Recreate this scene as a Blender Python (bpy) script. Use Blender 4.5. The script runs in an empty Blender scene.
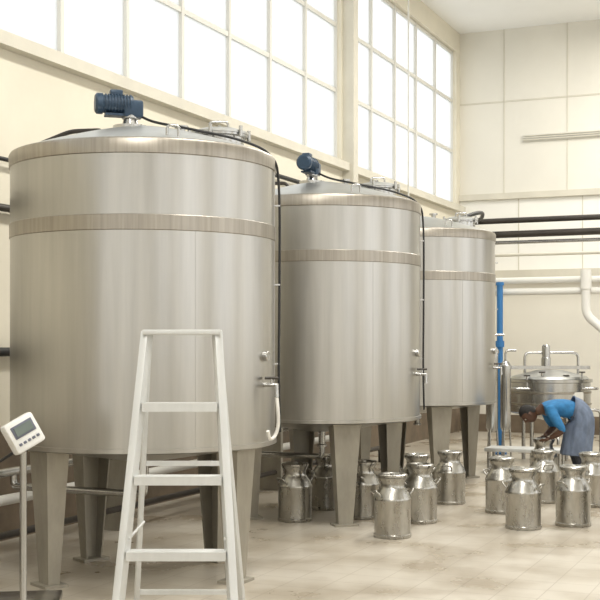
import bpy, bmesh, math, random
from mathutils import Vector, Matrix
random.seed(4)
scn = bpy.context.scene
COL = scn.collection
scn.view_settings.view_transform = 'Standard'

# ------------------------------------------------------------ materials
def mat(name, col, rough=0.5, metal=0.0, var=0.0, vscale=(6,6,6), bump=0.0, rvar=0.0, emis=None, col2=None):
    m = bpy.data.materials.new(name); m.use_nodes = True
    nt = m.node_tree; b = nt.nodes['Principled BSDF']
    b.inputs['Base Color'].default_value = (*col, 1)
    b.inputs['Roughness'].default_value = rough
    b.inputs['Metallic'].default_value = metal
    if var or bump or rvar:
        tc = nt.nodes.new('ShaderNodeTexCoord'); mp = nt.nodes.new('ShaderNodeMapping')
        mp.inputs['Scale'].default_value = vscale
        nz = nt.nodes.new('ShaderNodeTexNoise'); nz.inputs['Scale'].default_value = 1.0
        nz.inputs['Detail'].default_value = 6; nz.inputs['Roughness'].default_value = .6
        nt.links.new(tc.outputs['Object'], mp.inputs['Vector']); nt.links.new(mp.outputs[0], nz.inputs['Vector'])
        if var:
            cr = nt.nodes.new('ShaderNodeValToRGB')
            c2 = col2 if col2 else tuple(c*(1-var) for c in col)
            cr.color_ramp.elements[0].position = .35; cr.color_ramp.elements[1].position = .65
            cr.color_ramp.elements[0].color = (*c2, 1); cr.color_ramp.elements[1].color = (*[min(1,c*(1+var*.3)) for c in col], 1)
            nt.links.new(nz.outputs['Fac'], cr.inputs[0]); nt.links.new(cr.outputs[0], b.inputs['Base Color'])
        if rvar:
            mr = nt.nodes.new('ShaderNodeMapRange'); mr.inputs[3].default_value = rough-rvar; mr.inputs[4].default_value = rough+rvar
            nt.links.new(nz.outputs['Fac'], mr.inputs[0]); nt.links.new(mr.outputs[0], b.inputs['Roughness'])
        if bump:
            bp = nt.nodes.new('ShaderNodeBump'); bp.inputs['Strength'].default_value = bump; bp.inputs['Distance'].default_value = .01
            nt.links.new(nz.outputs['Fac'], bp.inputs['Height']); nt.links.new(bp.outputs[0], b.inputs['Normal'])
    if emis:
        b.inputs['Emission Color'].default_value = (*col, 1); b.inputs['Emission Strength'].default_value = emis
    return m

M_tank = mat('brushed_steel', (.475,.465,.44), .32, 1.0, var=.13, vscale=(7,7,.4), rvar=.06)
M_band = mat('weld_band_steel', (.385,.355,.31), .38, 1.0, var=.18, vscale=(30,30,1.0), rvar=.06)
M_dome = mat('dome_steel', (.56,.565,.55), .36, 1.0, var=.08, vscale=(5,5,5))
M_steel = mat('polished_steel', (.50,.50,.49), .24, 1.0, var=.1, vscale=(20,20,3))
M_can = mat('milk_can_steel', (.46,.45,.42), .28, 1.0, var=.2, vscale=(14,14,6), rvar=.08)
M_leg = mat('painted_leg', (.36,.335,.28), .5, .35, var=.15, vscale=(8,8,3))
M_alu = mat('ladder_aluminium', (.66,.67,.66), .42, .35, var=.08, vscale=(12,12,3))
M_grip = mat('ladder_tread_rubber', (.16,.16,.16), .8)
M_motor = mat('motor_blue_paint', (.022,.05,.09), .4, .1, var=.2, vscale=(20,20,20))
M_black = mat('black_rubber', (.012,.012,.012), .5)
M_dark = mat('dark_pipe', (.045,.038,.032), .45, .2, var=.2, vscale=(4,4,4))
M_white = mat('white_pvc', (.78,.77,.73), .4)
M_blue = mat('blue_pipe_paint', (.03,.17,.42), .4)
M_wall = mat('cream_wall', (.75,.705,.585), .8, var=.08, vscale=(.7,.7,.7), bump=.1)
M_wallend = mat('cream_panel_wall', (.76,.735,.66), .75, var=.05, vscale=(.6,.6,.6))
M_light = mat('pale_panel', (.86,.85,.80), .6, var=.04, vscale=(.8,.8,.8))
M_dado_shade = mat('brown_shade_dado', (.19,.145,.10), .6, var=.35, vscale=(2,2,2))  # brown darkened to stand in for shade low behind the tanks
M_trim = mat('cream_trim', (.64,.61,.52), .6, var=.08, vscale=(2,2,2))
M_frame = mat('window_frame', (.66,.65,.60), .5)
M_ceil = mat('white_ceiling', (.90,.90,.88), .8, var=.03, vscale=(.5,.5,.5))
M_plast = mat('scale_plastic', (.76,.76,.74), .4)
M_lcd = mat('scale_lcd', (.12,.15,.13), .2)
M_btn = mat('scale_button', (.12,.13,.17), .4)
M_shirt = mat('blue_shirt', (.03,.18,.40), .85, var=.25, vscale=(14,14,14), bump=.5)
M_apron = mat('grey_blue_apron', (.15,.19,.27), .8, var=.3, vscale=(10,10,5), bump=.5)
M_trous = mat('dark_trousers', (.05,.055,.07), .85, var=.2, vscale=(10,10,10))
M_skin = mat('brown_skin', (.09,.043,.025), .5, var=.1, vscale=(20,20,20))
M_hair = mat('black_hair', (.012,.010,.009), .75, var=.4, vscale=(60,60,60), bump=.8)
M_eye = mat('eye_white', (.7,.68,.62), .3)
M_shoe = mat('rubber_boot', (.03,.03,.03), .5)

# floor: pale worn tiles
M_floor = bpy.data.materials.new('tiled_floor'); M_floor.use_nodes = True
nt = M_floor.node_tree; b = nt.nodes['Principled BSDF']
tc = nt.nodes.new('ShaderNodeTexCoord'); br = nt.nodes.new('ShaderNodeTexBrick')
br.offset = 0; br.inputs['Scale'].default_value = 1; br.inputs['Brick Width'].default_value = .3; br.inputs['Row Height'].default_value = .3
br.inputs['Mortar Size'].default_value = .004
br.inputs['Color1'].default_value = (.54,.50,.43,1); br.inputs['Color2'].default_value = (.52,.48,.41,1); br.inputs['Mortar'].default_value = (.40,.36,.30,1)
nz = nt.nodes.new('ShaderNodeTexNoise'); nz.inputs['Scale'].default_value = 1.3; nz.inputs['Detail'].default_value = 7
cr = nt.nodes.new('ShaderNodeValToRGB'); cr.color_ramp.elements[0].color = (.66,.61,.54,1); cr.color_ramp.elements[1].color = (1,1,1,1)
cr.color_ramp.elements[0].position = .35; cr.color_ramp.elements[1].position = .6
mx = nt.nodes.new('ShaderNodeMix'); mx.data_type = 'RGBA'; mx.blend_type = 'MULTIPLY'; mx.inputs[0].default_value = 1
nt.links.new(tc.outputs['Object'], br.inputs['Vector']); nt.links.new(tc.outputs['Object'], nz.inputs['Vector'])
nt.links.new(nz.outputs['Fac'], cr.inputs[0]); nt.links.new(br.outputs['Color'], mx.inputs[6]); nt.links.new(cr.outputs[0], mx.inputs[7])
nt.links.new(mx.outputs[2], b.inputs['Base Color'])
mr = nt.nodes.new('ShaderNodeMapRange'); mr.inputs[3].default_value = .12; mr.inputs[4].default_value = .5
nt.links.new(nz.outputs['Fac'], mr.inputs[0]); nt.links.new(mr.outputs[0], b.inputs['Roughness'])

# window glass (frosted, translucent)
M_glass = bpy.data.materials.new('frosted_glass'); M_glass.use_nodes = True
nt = M_glass.node_tree; nt.nodes.clear()
o = nt.nodes.new('ShaderNodeOutputMaterial'); t1 = nt.nodes.new('ShaderNodeBsdfTransparent'); t2 = nt.nodes.new('ShaderNodeBsdfTranslucent')
t1.inputs[0].default_value = (.84,.86,.87,1); t2.inputs[0].default_value = (.78,.79,.79,1)
mxx = nt.nodes.new('ShaderNodeMixShader'); mxx.inputs[0].default_value = .6
nt.links.new(t1.outputs[0], mxx.inputs[1]); nt.links.new(t2.outputs[0], mxx.inputs[2]); nt.links.new(mxx.outputs[0], o.inputs[0])

# ------------------------------------------------------------ helpers
def link(ob, parent=None):
    COL.objects.link(ob)
    if parent: ob.parent = parent
    return ob
def empty(name, loc, rz=0):
    e = bpy.data.objects.new(name, None); e.empty_display_size = .1
    e.location = loc; e.rotation_euler = (0,0,rz); return link(e)
def from_bm(name, bm, mats, parent=None, loc=(0,0,0), rot=(0,0,0), smooth=None):
    me = bpy.data.meshes.new(name); bmesh.ops.recalc_face_normals(bm, faces=bm.faces); bm.to_mesh(me); bm.free()
    for m in (mats if isinstance(mats,(list,tuple)) else [mats]): me.materials.append(m)
    if smooth is not None:
        me.shade_smooth()
        me.set_sharp_from_angle(angle=math.radians(smooth))
    ob = bpy.data.objects.new(name, me); ob.location = loc; ob.rotation_euler = rot
    return link(ob, parent)
def box(name, size, loc, m, parent=None, rot=(0,0,0), bev=0.0, taper=None):
    bm = bmesh.new(); bmesh.ops.create_cube(bm, size=1)
    for v in bm.verts:
        s = 1.0
        if taper and v.co.z < 0: s = taper
        v.co = Vector((v.co.x*size[0]*s, v.co.y*size[1]*s, v.co.z*size[2]))
    if bev: bmesh.ops.bevel(bm, geom=bm.edges[:], offset=bev, segments=2, affect='EDGES', profile=.5)
    return from_bm(name, bm, m, parent, loc, rot, smooth=35 if bev else None)
def lathe(name, prof, m, parent=None, loc=(0,0,0), rot=(0,0,0), seg=48, sm=35, wob=None):
    bm = bmesh.new(); rings = []
    for r, z in prof:
        if r < 1e-5: rings.append([bm.verts.new((0,0,z))])
        else: rings.append([bm.verts.new((r*math.cos(2*math.pi*i/seg), r*math.sin(2*math.pi*i/seg), z)) for i in range(seg)])
    for a, c in zip(rings, rings[1:]):
        for i in range(seg):
            j = (i+1) % seg
            if len(a)==1 and len(c)==1: continue
            if len(a)==1: bm.faces.new((a[0], c[i], c[j]))
            elif len(c)==1: bm.faces.new((a[i], a[j], c[0]))
            else: bm.faces.new((a[i], a[j], c[j], c[i]))
    return from_bm(name, bm, m, parent, loc, rot, smooth=sm)
def fillet(pts, rad=.08, n=5):
    pts = [Vector(p) for p in pts]; out = [pts[0]]
    for a, p, c in zip(pts, pts[1:], pts[2:]):
        r = min(rad, (a-p).length*.45, (c-p).length*.45)
        s = p+(a-p).normalized()*r; e = p+(c-p).normalized()*r
        for i in range(n+1):
            t = i/n; out.append(s*(1-t)**2 + p*2*t*(1-t) + e*t*t)
    out.append(pts[-1]); return out
def spline(pts, n=8):
    P = [Vector(p) for p in pts]; P = [P[0]*2-P[1]]+P+[P[-1]*2-P[-2]]; out = []
    for i in range(1, len(P)-2):
        p0,p1,p2,p3 = P[i-1:i+3]
        for k in range(n):
            t = k/n
            out.append(.5*((2*p1)+(p2-p0)*t+(2*p0-5*p1+4*p2-p3)*t*t+(3*p1-p0-3*p2+p3)*t**3))
    out.append(P[-2]); return out
def tube(name, pts, r, m, parent=None, res=4):
    cu = bpy.data.curves.new(name+'_c', 'CURVE'); cu.dimensions = '3D'; cu.bevel_depth = r; cu.bevel_resolution = res; cu.use_fill_caps = True
    sp = cu.splines.new('POLY'); sp.points.add(len(pts)-1)
    for i, p in enumerate(pts): sp.points[i].co = (*p, 1)
    tmp = bpy.data.objects.new('tmp', cu); COL.objects.link(tmp)
    dg = bpy.context.evaluated_depsgraph_get(); me = bpy.data.meshes.new_from_object(tmp.evaluated_get(dg))
    bpy.data.objects.remove(tmp); me.name = name
    me.materials.clear(); me.materials.append(m)
    me.shade_smooth(); me.set_sharp_from_angle(angle=math.radians(40))
    ob = bpy.data.objects.new(name, me); return link(ob, parent)

# room frame: U along the tank row, V across the hall
ANG = math.radians(66.5); U = Vector((math.cos(ANG), math.sin(ANG), 0)); V = Vector((math.sin(ANG), -math.cos(ANG), 0)); P0 = Vector((.225,12.28,0))
def R(t,k,z=0): return P0+U*t+V*k+Vector((0,0,z))
def rbox(name, t0,t1,k0,k1,z0,z1,m,parent=None,bev=0):
    return box(name, (t1-t0,k1-k0,z1-z0), R((t0+t1)/2,(k0+k1)/2,(z0+z1)/2), m, parent, (0,0,ANG), bev)

T0, T1, K0, K1, H = -16.0, 12.13, -2.0, 9.0, 8.0
rbox('floor', T0-.2,T1+.2,K0-.2,K1+.2,-.2,0,M_floor)
rbox('ceiling', T0-.2,T1+.2,K0-.2,K1+.2,H,H+.2,M_ceil)
WB, WT = 4.5, 7.6
# left (side) wall behind the tanks, high window band
wl = empty('wall_left', (0,0,0))
rbox('wall_lower', T0,T1,K0-.2,K0,0,WB,M_wall,wl)
rbox('wall_header', T0,T1,K0-.2,K0,WT,H,M_wall,wl)
rbox('wall_pier_1', 5.6,5.95,K0-.2,K0,WB,WT,M_wall,wl)
rbox('wall_pier_2', 11.85,T1,K0-.2,K0,WB,WT,M_wall,wl)
rbox('wall_pier_3', -8,-7.6,K0-.2,K0,WB,WT,M_wall,wl)
rbox('wall_pier_4', T0,T0+.3,K0-.2,K0,WB,WT,M_wall,wl)
rbox('dado_shade', T0,T1,K0,K0+.015,.0,1.0,M_dado_shade,wl)  # dark band, paints the shade on the lower wall behind the tanks
rbox('trim_1', T0,T1,K0,K0+.12,WB-.12,WB,M_trim)
def window(name, t0, t1):
    w = empty(name, (0,0,0))
    rbox('pane', t0,t1,K0-.11,K0-.10,WB,WT,M_glass,w)
    n = round((t1-t0)/1.15)
    for i in range(n+1):
        t = t0+(t1-t0)*i/n; rbox('mullion_%d'%i, max(t-.03,t0),min(t+.03,t1),K0-.14,K0-.06,WB,WT,M_frame,w)
    for j,z in enumerate((WB+.04, 5.6, 6.6, WT-.04)):
        rbox('rail_%d'%j, t0,t1,K0-.14,K0-.07,z-.03,z+.03,M_frame,w)
window('window_1', 5.95, 11.85); window('window_2', -7.6, 5.6); window('window_3', T0+.3, -8)
rbox('wall_column', 5.66,5.86,K0,K0+.18,0,H,M_trim)
# end wall
we = empty('wall_end', (0,0,0))
rbox('wall_panel', T1,T1+.2,K0-.2,K1+.2,0,H,M_wallend,we)
rbox('pale_band', T1-.02,T1,K0,K1,3.2,4.62,M_light,we)
for i in range(9):
    k = K0+.9+i*1.25; rbox('seam_%d'%i, T1-.012,T1,k-.008,k+.008,4.75,H,M_trim,we)
    rbox('band_seam_%d'%i, T1-.03,T1-.02,k+.3-.01,k+.3+.01,3.2,4.62,M_trim,we)
rbox('panel_seam', T1-.012,T1,K0,K1,6.55,6.58,M_trim,we)
rbox('trim_2', T1-.10,T1,K0,K1,4.62,4.74,M_trim)
rbox('trim_3', T1-.22,T1,K0,K1,3.02,3.2,M_trim)
vent = empty('wall_vent', (0,0,0))
rbox('vent_frame', T1-.05,T1,-.72,4.5,5.74,5.87,M_frame,vent)
for i in range(3): rbox('louvre_%d'%i, T1-.08,T1-.05,-.70,4.48,5.755+i*.04,5.77+i*.04,M_trim,vent)
rbox('baseboard_end', T1-.03,T1,K0,K1,0,.35,M_dado_shade)
# unseen right + rear walls; openings added for daylight and streaked tank reflections
wr = empty('wall_right_unseen', (0,0,0))
rbox('wall_lower', T0,T1,K1,K1+.2,0,1.2,M_wall,wr); rbox('wall_header', T0,T1,K1,K1+.2,6.6,H,M_wall,wr)
for i in range(6):
    t = T0+ i*(T1-T0-1.6)/5; rbox('pier_%d'%i, t,t+1.6,K1,K1+.2,1.2,6.6,M_wall,wr)
wb = empty('wall_back', (0,0,0))
rbox('wall_lower', T0-.2,T0,K0-.2,K1+.2,0,1.0,M_wall,wb); rbox('wall_header', T0-.2,T0,K0-.2,K1+.2,6,H,M_wall,wb)
for i in range(4):
    k = K0-.2+ i*(K1-K0+.4-1.4)/3; rbox('pier_%d'%i, T0-.2,T0,k,k+1.4,1.0,6,M_wall,wb)

# ------------------------------------------------------------ tanks
def motor(parent, loc, rz):
    e = bpy.data.objects.new('agitator_motor', None); e.location = loc; e.rotation_euler=(0,0,rz); e.scale=(.88,.88,.88); link(e,parent)
    lathe('drive_lantern', [(0,-.24),(.15,-.24),(.15,-.165),(.075,-.16),(.06,-.11),(.075,-.10),(.075,-.07),(0,-.07)], M_steel, e, seg=24)
    box('gearbox', (.17,.15,.15), (-.02,0,-.02), M_motor, e, bev=.02)
    prof = [(0,-.15),(.05,-.15),(.075,-.14)]
    for i in range(9):
        z = -.12+i*.026; prof += [(.088,z),(.088,z+.010),(.078,z+.011),(.078,z+.025)]
    prof += [(.09,.12),(.09,.17),(.07,.185),(0,.185)]
    lathe('motor_body', prof, M_motor, e, loc=(.12,0,.02), rot=(0,math.pi/2,0), seg=28)
    box('terminal_box', (.11,.09,.06), (.12,-.02,.115), M_motor, e, bev=.01)
    box('motor_foot', (.2,.12,.02), (.12,0,-.075), M_motor, e)
    return e

def tank(loc, legs, with_motor, mrot):
    T = empty('steel_storage_tank', loc)
    prof = [(0,.86),(.12,.86),(.9,.985),(.985,.99),(1.0,1.0),(1.012,1.0),(1.012,1.03),(1.0,1.032)]
    prof += [(1.0,z) for z in (1.3,1.7,2.1,2.53,2.9,3.15)]
    lathe('shell', prof, M_tank, T, seg=128)
    lathe('middle_weld_band', [(1.0,2.53),(1.006,2.535),(1.006,2.635),(1.0,2.64)], M_band, T, seg=128)
    lathe('top_weld_band', [(1.0,3.055),(1.008,3.06),(1.010,3.145),(1.0,3.163),(.985,3.17)], M_band, T, seg=128)
    dome = [(.99,3.165)]
    for i in range(1,13):
        r = .99*(1-i/12); dome.append((r, 3.168+.245*(1-(r/.99)**1.35)))
    lathe('dome', dome, M_dome, T, seg=96, sm=60)
    lathe('bottom_outlet', [(0,.70),(.05,.70),(.05,.72),(.035,.73),(.035,.88)], M_steel, T, seg=20)
    box('vertical_seam', (.004,.004,1.5), (math.cos(math.radians(-62))*1.0, math.sin(math.radians(-62))*1.0, 1.78), M_tank, T, rot=(0,0,math.radians(28)))
    for n,(ang,rad) in enumerate(legs):
        a = math.radians(ang); x,y = rad*math.cos(a), rad*math.sin(a)
        g = bpy.data.objects.new('leg_%d'%(n+1), None); g.location=(x,y,0); g.rotation_euler=(0,0,a+math.pi/2); link(g,T)
        bm = bmesh.new()
        wt, wbm, dt, db, th = .14, .072, .18, .09, .012
        def prism(p):
            top = [bm.verts.new((*q,1.02)) for q in p[0]]; bot = [bm.verts.new((*q,.02)) for q in p[1]]
            bm.faces.new(top); bm.faces.new(bot[::-1])
            for i in range(len(top)):
                j=(i+1)%len(top); bm.faces.new((top[i],bot[i],bot[j],top[j]))
        def U_(w,d): return [(-w,-d/2),(w,-d/2),(w,d/2),(w-th,d/2),(w-th,-d/2+th),(-w+th,-d/2+th),(-w+th,d/2),(-w,d/2)]
        prism((U_(wt,dt),U_(wbm,db)))
        from_bm('channel', bm, M_leg, g)
        box('foot_plate', (.24,.18,.02), (0,0,.011), M_leg, g)
        box('gusset', (.30,.20,.03), (0,0,.985), M_leg, g)
    # manway
    h = bpy.data.objects.new('manway', None); h.location=(.57,.05,3.30); link(h,T)
    lathe('manway_neck', [(.19,-.13),(.19,.03),(.22,.035),(.22,.05),(.19,.052)], M_steel, h, seg=40)
    lathe('manway_lid', [(.225,.052),(.225,.07),(.15,.095),(0,.105)], M_dome, h, seg=40)
    for i in range(6):
        a = i*math.pi/3+.3; tube('clamp_%d'%i, [(.235*math.cos(a),.235*math.sin(a),.02),(.235*math.cos(a),.235*math.sin(a),.10)], .014, M_steel, h)
    tube('lid_handle', fillet([(-.07,-.05,.09),(-.07,-.05,.15),(.07,-.05,.15),(.07,-.05,.09)],.03), .009, M_steel, h)
    tube('hinge_arm', fillet([(.0,.27,-.05),(0,.27,.12),(0,.05,.13)],.04), .014, M_steel, h)
    tube('spray_nozzle', [(.25,.35,3.25),(.25,.35,3.47)], .03, M_steel, T)
    lathe('nozzle_flange', [(0,0),(.055,0),(.055,.02),(0,.02)], M_steel, T, loc=(.25,.35,3.46), seg=20)
    for i,a in enumerate((170, 290, 50)):
        a = math.radians(a); x,y=.9*math.cos(a),.9*math.sin(a)
        tube('lifting_lug_%d'%i, fillet([(x-.04,y,3.17),(x-.04,y,3.27),(x+.04,y,3.27),(x+.04,y,3.17)],.03), .010, M_steel, T)
    # black cable on top, down the right-hand side
    if with_motor: tube('power_cable', spline([(-.05,-.02,3.5),(.10,-.15,3.42),(.4,-.28,3.34),(.75,-.22,3.27),(.97,-.12,3.17),(1.03,-.06,2.95),(1.035,-.05,2.2),(1.03,-.06,1.5),(1.04,-.05,1.08)]), .010, M_black, T)
    for i,z in enumerate((2.8,2.2,1.6)): box('cable_clip_%d'%i, (.06,.03,.012), (1.01,-.05,z), M_steel, T)
    tube('inlet_pipe', fillet([(-.35,.25,3.30),(-.35,.25,3.43),(-.62,.3,3.43),(-1.06,.38,3.27),(-1.06,.38,2.6)],.06), .018, M_dark, T)
    a = math.radians(-22); d = Vector((math.cos(a),math.sin(a),0))
    tube('sample_valve', [d*.99+Vector((0,0,1.45)), d*1.10+Vector((0,0,1.45)), d*1.10+Vector((0,0,1.36))], .018, M_steel, T)
    tube('valve_handle', [d*1.06+Vector((-.05,0,1.50)), d*1.06+Vector((.05,0,1.50))], .01, M_dark, T)
    tube('valve_stem', [d*1.06+Vector((0,0,1.45)), d*1.06+Vector((0,0,1.50))], .008, M_steel, T)
    lathe('thermometer', [(0,0),(.035,0),(.035,.03),(.03,.035),(0,.033)], M_steel, T, loc=d*1.0+Vector((0,0,1.66)), rot=(math.pi/2,0,math.pi/2+a), seg=20)
    if with_motor: motor(T, (-.10,-.05,3.55), mrot)
    return T
L1 = [(219,.80),(334,.80),(48,.75),(132,.75)]
L2 = [(-74,.74),(16,.74),(196,.74),(106,.74)]
tk = tank((-1.191,9.18,0), L1, True, math.radians(196))
# white hose looped over the sampling valve of the first tank
a = math.radians(-22); d = Vector((math.cos(a),math.sin(a),0)); e2 = Vector((-d.y,d.x,0))
tube('sampling_hose', spline([d*1.10+Vector((0,0,1.37)), d*1.11+Vector((0,0,1.27)), d*1.10+e2*.03+Vector((0,0,1.16)), d*1.08+e2*.02+Vector((0,0,1.08)), d*1.07-e2*.05+Vector((0,0,1.06)), d*1.07-e2*.09+Vector((0,0,1.12))]), .013, M_white, tk)
tank((.225,12.28,0), L2, True, math.radians(250))
tank((1.52,15.57,0), L2, False, 0)

# low product pipes under the tanks
pp = empty('product_pipeline', (0,0,0))
tube('pipe_1', fillet([R(-9,-1.3,.72),R(4.8,-1.3,.72),R(4.8,-1.3,.0)],.15), .035, M_steel, pp)
tube('pipe_2', fillet([R(-9,-1.55,.45),R(5.1,-1.55,.45),R(5.1,-1.55,.0)],.15), .045, M_white, pp)
tube('pipe_3', fillet([R(-9,-1.3,.22),R(5.4,-1.3,.22),R(5.4,-1.3,0)],.1), .03, M_dark, pp)
for i,t in enumerate((-8,-5.5,-1.7,1.7)):
    rbox('stand_%d'%i, t-.03,t+.03,-1.62,-1.22,0,.74,M_leg,pp)
tube('branch_1', fillet([(-1.191,9.18,.70),(-1.191,9.18,.60),R(-3.38,-1.3,.60),R(-3.38,-1.3,.72)],.06), .03, M_steel, pp)
tube('branch_2', fillet([(.225,12.28,.70),(.225,12.28,.60),R(0,-1.3,.60),R(0,-1.3,.72)],.06), .03, M_steel, pp)

# wall pipes on left wall
wp = empty('wall_conduit', (0,0,0))
for i,(z,r,m) in enumerate(((3.38,.02,M_black),(2.95,.035,M_dark),(1.68,.04,M_black),(3.98,.03,M_black))):
    t0 = T0+.1 if i<3 else 2.6
    tube('conduit_%d'%i, [R(t0,K0+.08,z),R(T1-.3,K0+.08,z)], r, m, wp)
for i in range(8): rbox('bracket_%d'%i, -14+i*3.4,-13.95+i*3.4,K0,K0+.06,1.6,4.05,M_frame,wp)

# ------------------------------------------------------------ pipe rack at far end
pr = empty('overhead_pipe_rack', (0,0,0))
TR = 7.55
def rp(s,z,dt=0): return R(TR+dt, K0+s, z)
tube('pipe_a', [rp(.0,3.72),rp(10.9,3.72)], .045, M_dark, pr)
tube('pipe_b', [rp(.0,3.50),rp(10.9,3.50)], .055, M_dark, pr)
tube('pipe_c', [rp(.0,3.38,.1),rp(10.9,3.38,.1)], .03, M_steel, pr)
tube('pipe_d', [rp(.0,2.76),rp(10.9,2.76)], .05, M_white, pr)
tube('pipe_e', [rp(.0,2.58),rp(10.9,2.58)], .055, M_white, pr)
tube('pipe_f', [rp(.0,3.18,.15),rp(10.9,3.18,.15)], .025, M_trim, pr)
for i,s in enumerate((.4,4.4,7.5)):
    tube('hanger_%d'%i, [rp(s,8.0,.08),rp(s,2.5,.08)], .015, M_frame, pr)
tube('white_drop_pipe', fillet([rp(3.35,2.62,-.14),rp(3.35,2.2,-.14),rp(3.75,1.85,-.14),rp(3.75,0,-.14)],.12), .07, M_white, pr)
tube('white_drop_head', [rp(3.35,2.60,-.14),rp(3.35,2.9,-.14)], .085, M_white, pr)
bp_ = empty('blue_pipe', (0,0,0))
tube('riser', [rp(2.0,0,-.15),rp(2.0,2.70,-.15)], .05, M_blue, bp_)
p = rp(2.0,0,-.15)
lathe('base_flange', [(0,0),(.11,0),(.11,.03),(.06,.035),(.06,.06)], M_blue, bp_, loc=p, seg=24)
lathe('coupling', [(.05,0),(.07,0),(.07,.10),(.05,.10)], M_blue, bp_, loc=p+Vector((0,0,1.7)), seg=24)
lathe('end_cap', [(0,0),(.065,0),(.065,.05),(0,.06)], M_blue, bp_, loc=p+Vector((0,0,2.68)), seg=24)
# black hose from the third tank's manway to the rack
tube('black_transfer_hose', spline([(2.12,15.75,3.40),(2.35,16.1,3.5),(2.55,16.8,3.58),(2.7,17.9,3.62),rp(1.55,3.72,-.04)]), .028, M_black)

# ------------------------------------------------------------ processing vat in the back
def vat(loc, s=1.0):
    T = empty('processing_vat', loc); T.scale=(s,s,s)
    lathe('vat_body', [(0,.62),(.1,.62),(.55,.72),(.60,.75),(.60,1.18),(.63,1.19),(.63,1.23),(.58,1.23)], M_steel, T, seg=64)
    lathe('vat_lid', [(.58,1.235),(.55,1.27),(.2,1.36),(0,1.37)], M_dome, T, seg=48)
    for z in (.85,1.02): lathe('jacket_ring', [(.60,z),(.612,z+.005),(.612,z+.03),(.60,z+.035)], M_band, T, seg=64)
    for i in range(4):
        a = math.pi/4+i*math.pi/2; x,y=.46*math.cos(a),.46*math.sin(a)
        tube('leg_%d'%(i+1), [(x,y,.74),(x,y,0)], .03, M_steel, T)
    box('agitator_bridge', (1.2,.10,.05), (0,0,1.40), M_steel, T)
    lathe('agitator_drive', [(0,0),(.07,0),(.07,.12),(.06,.13),(.06,.3),(.04,.32),(0,.32)], M_steel, T, loc=(-.05,0,1.42), seg=24)
    tube('supply_pipe', fillet([(.45,.1,1.2),(.45,.1,1.62),(-.35,.1,1.62),(-.35,.1,1.25)],.08), .02, M_steel, T)
    tube('outlet_pipe', fillet([(0,0,.62),(0,0,.4),(0,-.62,.4),(0,-.62,.30)],.05), .025, M_steel, T)
    tube('front_pipe', fillet([(-.62,-.2,1.1),(-.62,-.45,1.1),(.62,-.45,1.1),(.62,-.2,1.1)],.08), .02, M_steel, T)
    tube('lower_pipe', fillet([(-.5,-.3,.8),(-.5,-.66,.8),(.6,-.66,.8),(.6,-.66,.0)],.08), .022, M_steel, T)
    for i,x in enumerate((-.42,-.2,.15,.38)):
        tube('riser_%d'%i, [(x,-.45,1.1),(x,-.45,1.1+.18+.05*(i%2))], .016, M_steel, T)
        lathe('valve_wheel_%d'%i, [(0,-.01),(.045,-.01),(.05,0),(.045,.01),(0,.01)], M_dark, T, loc=(x,-.45,1.29+.05*(i%2)), seg=20)
    box('control_box', (.16,.08,.2), (.30,-.52,.95), M_frame, T, bev=.01)
    return T
vat((3.72,17.9,0))
def filt(loc, h, r, name):
    T = empty(name, loc)
    lathe('housing', [(0,.5),(r*.6,.5),(r,.56),(r,h-.1),(r*1.15,h-.1),(r*1.15,h-.06),(r,h-.05),(r*.6,h),(0,h+.02)], M_steel, T, seg=32)
    for i in range(3):
        a = i*2.094; tube('leg_%d'%(i+1), [(r*.8*math.cos(a),r*.8*math.sin(a),.6),(r*1.1*math.cos(a),r*1.1*math.sin(a),0)], .014, M_steel, T)
    tube('feed_pipe', fillet([(0,0,h),(0,0,h+.16),(r*2,0,h+.16)],.05), .018, M_steel, T)
filt((2.72,17.0,0), 1.72, .085, 'milk_filter'); filt((2.93,17.1,0), 1.5, .075, 'milk_filter')
filt((4.62,17.3,0), 1.5, .14, 'balance_tank')
# pump behind
pu = empty('milk_pump', (4.05,16.75,0), .3)
box('base', (.4,.2,.04),(0,0,.02), M_dark, pu); lathe('motor_case', [(0,-.14),(.09,-.14),(.1,-.12),(.1,.1),(.08,.13),(0,.13)], M_motor, pu, loc=(.05,0,.14), rot=(0,math.pi/2,0), seg=24)
lathe('volute', [(0,-.03),(.1,-.03),(.12,0),(.1,.03),(0,.03)], M_steel, pu, loc=(-.13,0,.15), rot=(0,math.pi/2,0), seg=24)
# low can bench
bn = empty('low_steel_bench', (3.05,16.2,0), ANG-math.pi/2+.05)
box('top', (1.05,.42,.05), (0,0,.325), M_alu, bn, bev=.008); 
for i,(x,y) in enumerate(((-.47,-.17),(.47,-.17),(-.47,.17),(.47,.17))): tube('leg_%d'%(i+1), [(x,y,.31),(x,y,0)], .022, M_steel, bn)
tube('stretcher', [(-.47,-.17,.1),(.47,-.17,.1)], .014, M_steel, bn)

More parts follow.
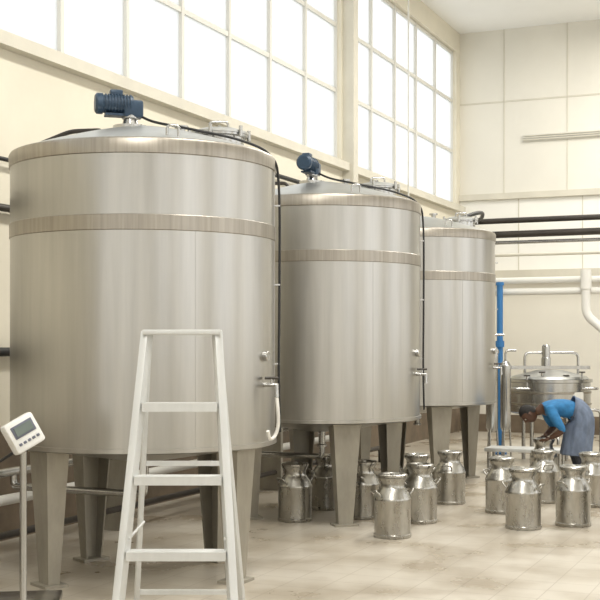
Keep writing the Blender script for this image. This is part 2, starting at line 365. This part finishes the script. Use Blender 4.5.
# ------------------------------------------------------------ milk cans
def can(x,y,rz):
    T = empty('milk_can', (x,y,0), rz)
    lathe('body', [(0,.01),(.155,.01),(.165,0),(.172,.01),(.172,.03),(.165,.035),(.168,.33),(.172,.335),(.172,.35),(.165,.36),(.15,.40),(.118,.445),(.108,.46),(.108,.50),(.128,.53),(.13,.54),(.12,.54)], M_can, T, seg=40, sm=50)
    lathe('lid', [(.100,.50),(.112,.535),(.136,.545),(.138,.565),(.125,.575),(.09,.575),(.075,.56),(.03,.56),(.025,.575),(0,.58)], M_can, T, seg=40, sm=45)
    for s in (-1,1):
        tube('handle_%d'%(1 if s<0 else 2), fillet([(s*.155,-.05,.38),(s*.20,-.05,.43),(s*.20,.05,.43),(s*.155,.05,.38)],.03), .009, M_can, T)
for x,y in [(-.05,11.9),(.285,12.75),(.64,12.1),(.84,10.9),(1.18,11.8),(1.65,13.2),(1.25,12.85),(2.12,11.4),(2.10,12.5),(2.64,11.6),(2.70,13.3),(3.16,13.0),(3.10,11.4)]:
    can(x,y,random.uniform(0,3.1))
can(3.05,15.0,math.pi/2)

# ------------------------------------------------------------ step ladder
ld = empty('step_ladder', (-.505,4.95,0))
def fr(z): # front rail half width / y
    return .15+ (1.8-z)*.075, -.25+ z/1.8*.44
def rail(name, p, q, w, d):
    p,q = Vector(p),Vector(q); v=q-p; ob = box(name,(w,d,v.length),(p+q)/2,M_alu,ld,bev=.004)
    ob.rotation_euler = v.to_track_quat('Z','Y').to_euler(); return ob
for s,n in ((-1,'left'),(1,'right')):
    a,b_ = fr(0.02),fr(1.8)
    o=rail('front_rail_'+n,(s*a[0],a[1],.02),(s*b_[0],b_[1],1.8),.034,.06)
    o=rail('rear_rail_'+n,(s*a[0]*1.0,.66,.02),(s*b_[0]*1.0,b_[1]+.06,1.77),.022,.035)
    box('foot_front_'+n,(.055,.075,.04),(s*a[0],a[1],.02),M_grip,ld); box('foot_rear_'+n,(.04,.05,.04),(s*a[0],.66,.02),M_grip,ld)
    h,y = fr(.9); tube('spreader_'+n, [(s*(h-.02),y,.95),(s*(h-.02),.45,.95)], .006, M_alu, ld)
for i in range(6):
    z = .29+i*.3
    h,y = fr(z)
    if i<5:
        box('tread_%d'%(i+1),(2*h-.03,.085,.024),(0,y+.01,z),M_alu,ld,bev=.003)
        box('tread_lip_%d'%(i+1),(2*h-.03,.006,.036),(0,y-.034,z-.006),M_alu,ld)
    else:
        box('top_cap',(2*h+.03,.14,.022),(0,y+.03,1.80),M_alu,ld,bev=.004)
for i,(z,yy) in enumerate(((1.22,0),(.62,0),(.2,0))):
    h,_ = fr(z); y = .66+(.25-.66)*z/1.77
    box('rear_brace_%d'%(i+1),(2*h,.012,.022),(0,y,z),M_alu,ld)

# ------------------------------------------------------------ platform scale with display
sc = empty('platform_scale', (-1.70,7.35,0), math.radians(8))
box('platform', (.42,.5,.05), (0,.32,.10), M_steel, sc, bev=.01); box('chassis', (.36,.44,.05), (0,.32,.052), M_dark, sc)
for i,(x,y) in enumerate(((-.17,.12),(.17,.12),(-.17,.52),(.17,.52))): lathe('foot_%d'%(i+1), [(0,0),(.03,0),(.03,.015),(.012,.02),(.012,.05)], M_black, sc, loc=(x,y,0), seg=16)
tube('post', [(0,.05,.0),(0,.05,1.12)], .022, M_steel, sc)
box('post_bracket', (.08,.16,.05), (0,.08,.06), M_dark, sc)
hd = bpy.data.objects.new('display_head', None); hd.location=(.0,.02,1.20); hd.rotation_euler=(math.radians(-12),math.radians(-26),math.radians(32)); link(hd,sc)
box('case', (.21,.09,.20), (0,0,0), M_plast, hd, bev=.02)
box('bezel', (.15,.01,.08), (0,-.046,.028), M_btn, hd, bev=.003); box('lcd', (.12,.01,.055), (0,-.050,.028), M_lcd, hd)
for i in range(5): box('button_%d'%i, (.020,.01,.016), (-.064+i*.032,-.047,-.05), M_btn, hd, bev=.003)
box('tilt_bracket', (.06,.07,.06), (0,.05,1.12), M_dark, sc)
tube('signal_cable', spline([(0,.07,1.12),(-.15,.12,1.02),(-.3,.1,.94),(-.42,.12,.7),(-.40,.15,.3),(-.25,.2,.08),(-.17,.25,.06)]), .010, M_black, sc)

# ------------------------------------------------------------ worker bending over a can
W = empty('worker', (3.45,15.0,0))
nodes = {}; order = []; edges = []
def nd(n, co, r, par=None):
    nodes[n] = (Vector(co), r); order.append(n)
    if par: edges.append((par,n))
nd('pelvis',(.08,0,.88),(.135,.135))
nd('spine',(-.08,0,.965),(.13,.135),'pelvis')
nd('chest',(-.26,0,.965),(.14,.15),'spine')
nd('nbase',(-.40,0,.945),(.09,.10),'chest')
nd('neck',(-.455,0,.92),(.055,.055),'nbase')
nd('skull',(-.52,0,.885),(.055,.055),'neck')
for s,n in ((-1,'l'),(1,'r')):
    nd('sh'+n,(-.35,s*.17,.925),(.078,.078),'chest')
    nd('ua'+n,(-.29,s*.24,.80),(.064,.064),'sh'+n)
    nd('el'+n,(-.22,s*.27,.69),(.050,.050),'ua'+n)
    nd('fa'+n,(-.29,s*.22,.635),(.042,.042),'el'+n)
    nd('wr'+n,(-.365,s*.165,.585),(.028,.030),'fa'+n)
    nd('hp'+n,(.09,s*.10,.80),(.105,.105),'pelvis')
    nd('th'+n,(.03,s*.12,.63),(.085,.085),'hp'+n)
    nd('kn'+n,(-.03,s*.13,.46),(.065,.065),'th'+n)
    nd('cf'+n,(.03,s*.13,.30),(.062,.062),'kn'+n)
    nd('an'+n,(.07,s*.13,.10),(.042,.042),'cf'+n)
    nd('he'+n,(.08,s*.13,.045),(.04,.04),'an'+n)
    nd('to'+n,(-.11,s*.15,.035),(.04,.033),'an'+n)
def skin(name, order, nodes, edges, root, mats, matfn, parent, sub=2):
    me = bpy.data.meshes.new(name+'_sk'); idx = {n:i for i,n in enumerate(order)}
    me.from_pydata([nodes[n][0] for n in order], [(idx[a],idx[b]) for a,b in edges], [])
    ob = bpy.data.objects.new('tmp', me); COL.objects.link(ob)
    sk = ob.modifiers.new('s','SKIN'); sk.use_smooth_shade = True
    for n in order:
        v = me.skin_vertices[0].data[idx[n]]; v.radius = nodes[n][1]; v.use_root = (n==root)
    ss = ob.modifiers.new('ss','SUBSURF'); ss.levels = sub; ss.render_levels = sub
    dg = bpy.context.evaluated_depsgraph_get(); m2 = bpy.data.meshes.new_from_object(ob.evaluated_get(dg))
    bpy.data.objects.remove(ob); m2.materials.clear()
    for m in mats: m2.materials.append(m)
    for f in m2.polygons:
        c = f.center; best=None
        for a,b in edges:
            p,q = nodes[a][0],nodes[b][0]; t = max(0,min(1,(c-p).dot(q-p)/(q-p).length_squared)); d=(p+(q-p)*t-c).length
            if best is None or d<best[0]: best=(d,a,b)
        f.material_index = matfn(best[1],best[2]); f.use_smooth = True
    m2.name = name
    return link(bpy.data.objects.new(name, m2), parent)
def mf(a,b):
    k = b[:2]
    if b in ('neck','skull'): return 1
    if k in ('fa','wr'): return 1
    if k in ('hp','th','kn','cf'): return 2
    if k in ('an',): return 2
    if k in ('he','to'): return 3
    return 0
skin('body', order, nodes, edges, 'pelvis', [M_shirt,M_skin,M_trous,M_shoe], mf, W)
# hands gripping the can lid
for s,n in ((-1,'left'),(1,'right')):
    N={};O=[];E=[]
    def hn(k,co,r,par=None):
        N[k]=(Vector((co[0],s*co[1],co[2])),(r,r)); O.append(k)
        if par: E.append((par,k))
    hn('w',(-.36,.168,.588),.024); hn('p',(-.385,.158,.572),.026,'w'); hn('p2',(-.41,.150,.565),.022,'p')
    for i,(dx,dz,L) in enumerate(((-.035,.012,.9),(-.022,.0,1.0),(-.008,-.010,.95),(.008,-.018,.75))):
        b0 = Vector((-.40+dx*.5,.150,.562+dz*.6))
        hn('f%da'%i, b0, .010, 'p2'); hn('f%db'%i, b0+Vector((dx*.5-.018*L,-.012,.002)), .0095, 'f%da'%i)
        hn('f%dc'%i, b0+Vector((dx*.8-.032*L,-.026,-.012)), .0085, 'f%db'%i); hn('f%dd'%i, b0+Vector((dx-.036*L,-.034,-.028)), .0075,'f%dc'%i)
    hn('t1',(-.375,.135,.585),.011,'p'); hn('t2',(-.385,.115,.592),.0105,'t1'); hn('t3',(-.40,.10,.588),.009,'t2')
    skin('hand_'+n, O, N, E, 'w', [M_skin], lambda a,b:0, W)
# head
fwd = Vector((-.50,-.10,-.86)).normalized(); up = Vector((-.86,0,.50)); side = up.cross(fwd).normalized(); up = fwd.cross(side).normalized()
Mh = Matrix((fwd,side,up)).transposed().to_4x4(); Mh.translation = Vector((-.595,0,.875))
he = bpy.data.objects.new('head', None); he.matrix_local = Mh; link(he, W)
bm = bmesh.new(); bmesh.ops.create_icosphere(bm, subdivisions=5, radius=1)
for v in bm.verts:
    x,y,z = v.co
    X = x*.098; Y = y*.076; Z = z*.118
    if z<0: Y *= 1+.28*z; X = X*(1+.18*z) + (.012*-z if x>0 else 0)
    if x>0:  # brow, nose, sockets, lips, chin
        X += .022*math.exp(-((y/.16)**2+((z+.16)/.20)**2))
        X -= .012*(math.exp(-(((abs(y)-.36)/.17)**2+((z-.02)/.12)**2)))
        X += .006*math.exp(-((y/.5)**2+((z-.18)/.10)**2))
        X += .007*math.exp(-((y/.26)**2+((z+.50)/.06)**2)) + .007*math.exp(-((y/.24)**2+((z+.64)/.05)**2))
        X += .008*math.exp(-((y/.3)**2+((z+.88)/.12)**2))
    v.co = (X,Y,Z)
from_bm('face', bm, M_skin, he, smooth=180)
bm = bmesh.new(); bmesh.ops.create_icosphere(bm, subdivisions=4, radius=1)
for v in bm.verts:
    x,y,z = v.co; v.co=(x*.106-.006,y*.084,z*.126+.003)
kill=[v for v in bm.verts if (v.co.x>.02 and v.co.z<.055) or v.co.z<-.055 or (v.co.x>-.03 and v.co.z<.01)]
bmesh.ops.delete(bm, geom=kill, context='VERTS')
from_bm('hair', bm, M_hair, he, smooth=180)
for s,n in ((-1,'left'),(1,'right')):
    lathe('eye_'+n, [(0,-.011),(.008,-.008),(.011,0),(.008,.008),(0,.011)], M_eye, he, loc=(.078,s*.029,.004), seg=12, sm=180)
    lathe('pupil_'+n, [(0,-.005),(.005,0),(0,.004)], M_black, he, loc=(.0885,s*.029,.004), seg=10, sm=180)
    box('ear_'+n, (.035,.012,.055), (-.005,s*.078,-.005), M_skin, he, rot=(0,.15,s*.3), bev=.005)
    tube('eyebrow_'+n, [(.088,s*.014,.028),(.086,s*.030,.033),(.074,s*.046,.026)], .0035, M_hair, he)
tube('mouth', [(.090,-.022,-.068),(.099,0,-.066),(.090,.022,-.068)], .0025, M_black, he)
# long apron / overall skirt round hips, hanging to the knees
rings = [((-.05,0,.945),(.03,0,.148),.17),((.0,0,.92),(.07,0,.155),.19),((.06,0,.84),(.17,0,.07),.205),((.05,0,.72),(.185,0,.0),.22),((.03,0,.58),(.185,0,-.01),.23),((.01,0,.45),(.19,0,-.01),.235),((.0,0,.36),(.195,0,-.01),.24)]
bm = bmesh.new(); RR=[]
for j,(c,a,w) in enumerate(rings):
    ring=[]
    for i in range(64):
        th=2*math.pi*i/64; f = 1+.035*min(1,j/3)*math.sin(9*th+j*.3)+.02*min(1,j/3)*math.sin(17*th)
        ring.append(bm.verts.new(Vector(c)+Vector(a)*math.cos(th)*f+Vector((0,w*math.sin(th)*f,0))))
    RR.append(ring)
for a,c in zip(RR,RR[1:]):
    for i in range(64): j=(i+1)%64; bm.faces.new((a[i],a[j],c[j],c[i]))
ap = from_bm('apron', bm, M_apron, W, smooth=180); md=ap.modifiers.new('t','SOLIDIFY'); md.thickness=.006; md=ap.modifiers.new('s','SUBSURF'); md.levels=md.render_levels=1
tube('apron_tie', [Vector(rings[0][0])+Vector(rings[0][1])*math.cos(t/16*math.pi)*1.03+Vector((0,.175*math.sin(t/16*math.pi),0)) for t in range(33)], .008, M_apron, W)

# ------------------------------------------------------------ lights
def lamp(t,k):  # unseen area light added as overhead fill, with an invented fixture around it
    e = empty('added_ceiling_fill', tuple(R(t,k,0)), ANG)
    box('housing', (3.2,.9,.12), (0,0,7.86), M_trim, e, bev=.01)
    for i,x in enumerate((-1.3,1.3)): tube('rod_%d'%i, [(x,0,7.9),(x,0,8.0)], .012, M_frame, e)
    L = bpy.data.lights.new('fill_area_light','AREA'); L.shape='RECTANGLE'; L.size=3.0; L.size_y=.8; L.energy=320; L.color=(1,.97,.91)
    o = bpy.data.objects.new('fill_area_light', L); o.location=(0,0,7.78); link(o,e)
for t,k in ((8.5,2.2),(3,2.6),(-3,2.8),(-9,2.6)): lamp(t,k)
w = bpy.data.worlds.new('sky'); scn.world = w; w.use_nodes=True
nt = w.node_tree; bg = nt.nodes['Background']; bg.inputs[0].default_value=(1,.99,.965,1); bg.inputs[1].default_value=1.85

cam = bpy.data.cameras.new('camera'); cam.sensor_width=36; cam.lens=72; cam.shift_y=44/600; cam.clip_end=200
co = bpy.data.objects.new('camera', cam); co.location=(0,0,1.75); co.rotation_euler=(math.pi/2,0,0); link(co); scn.camera=co
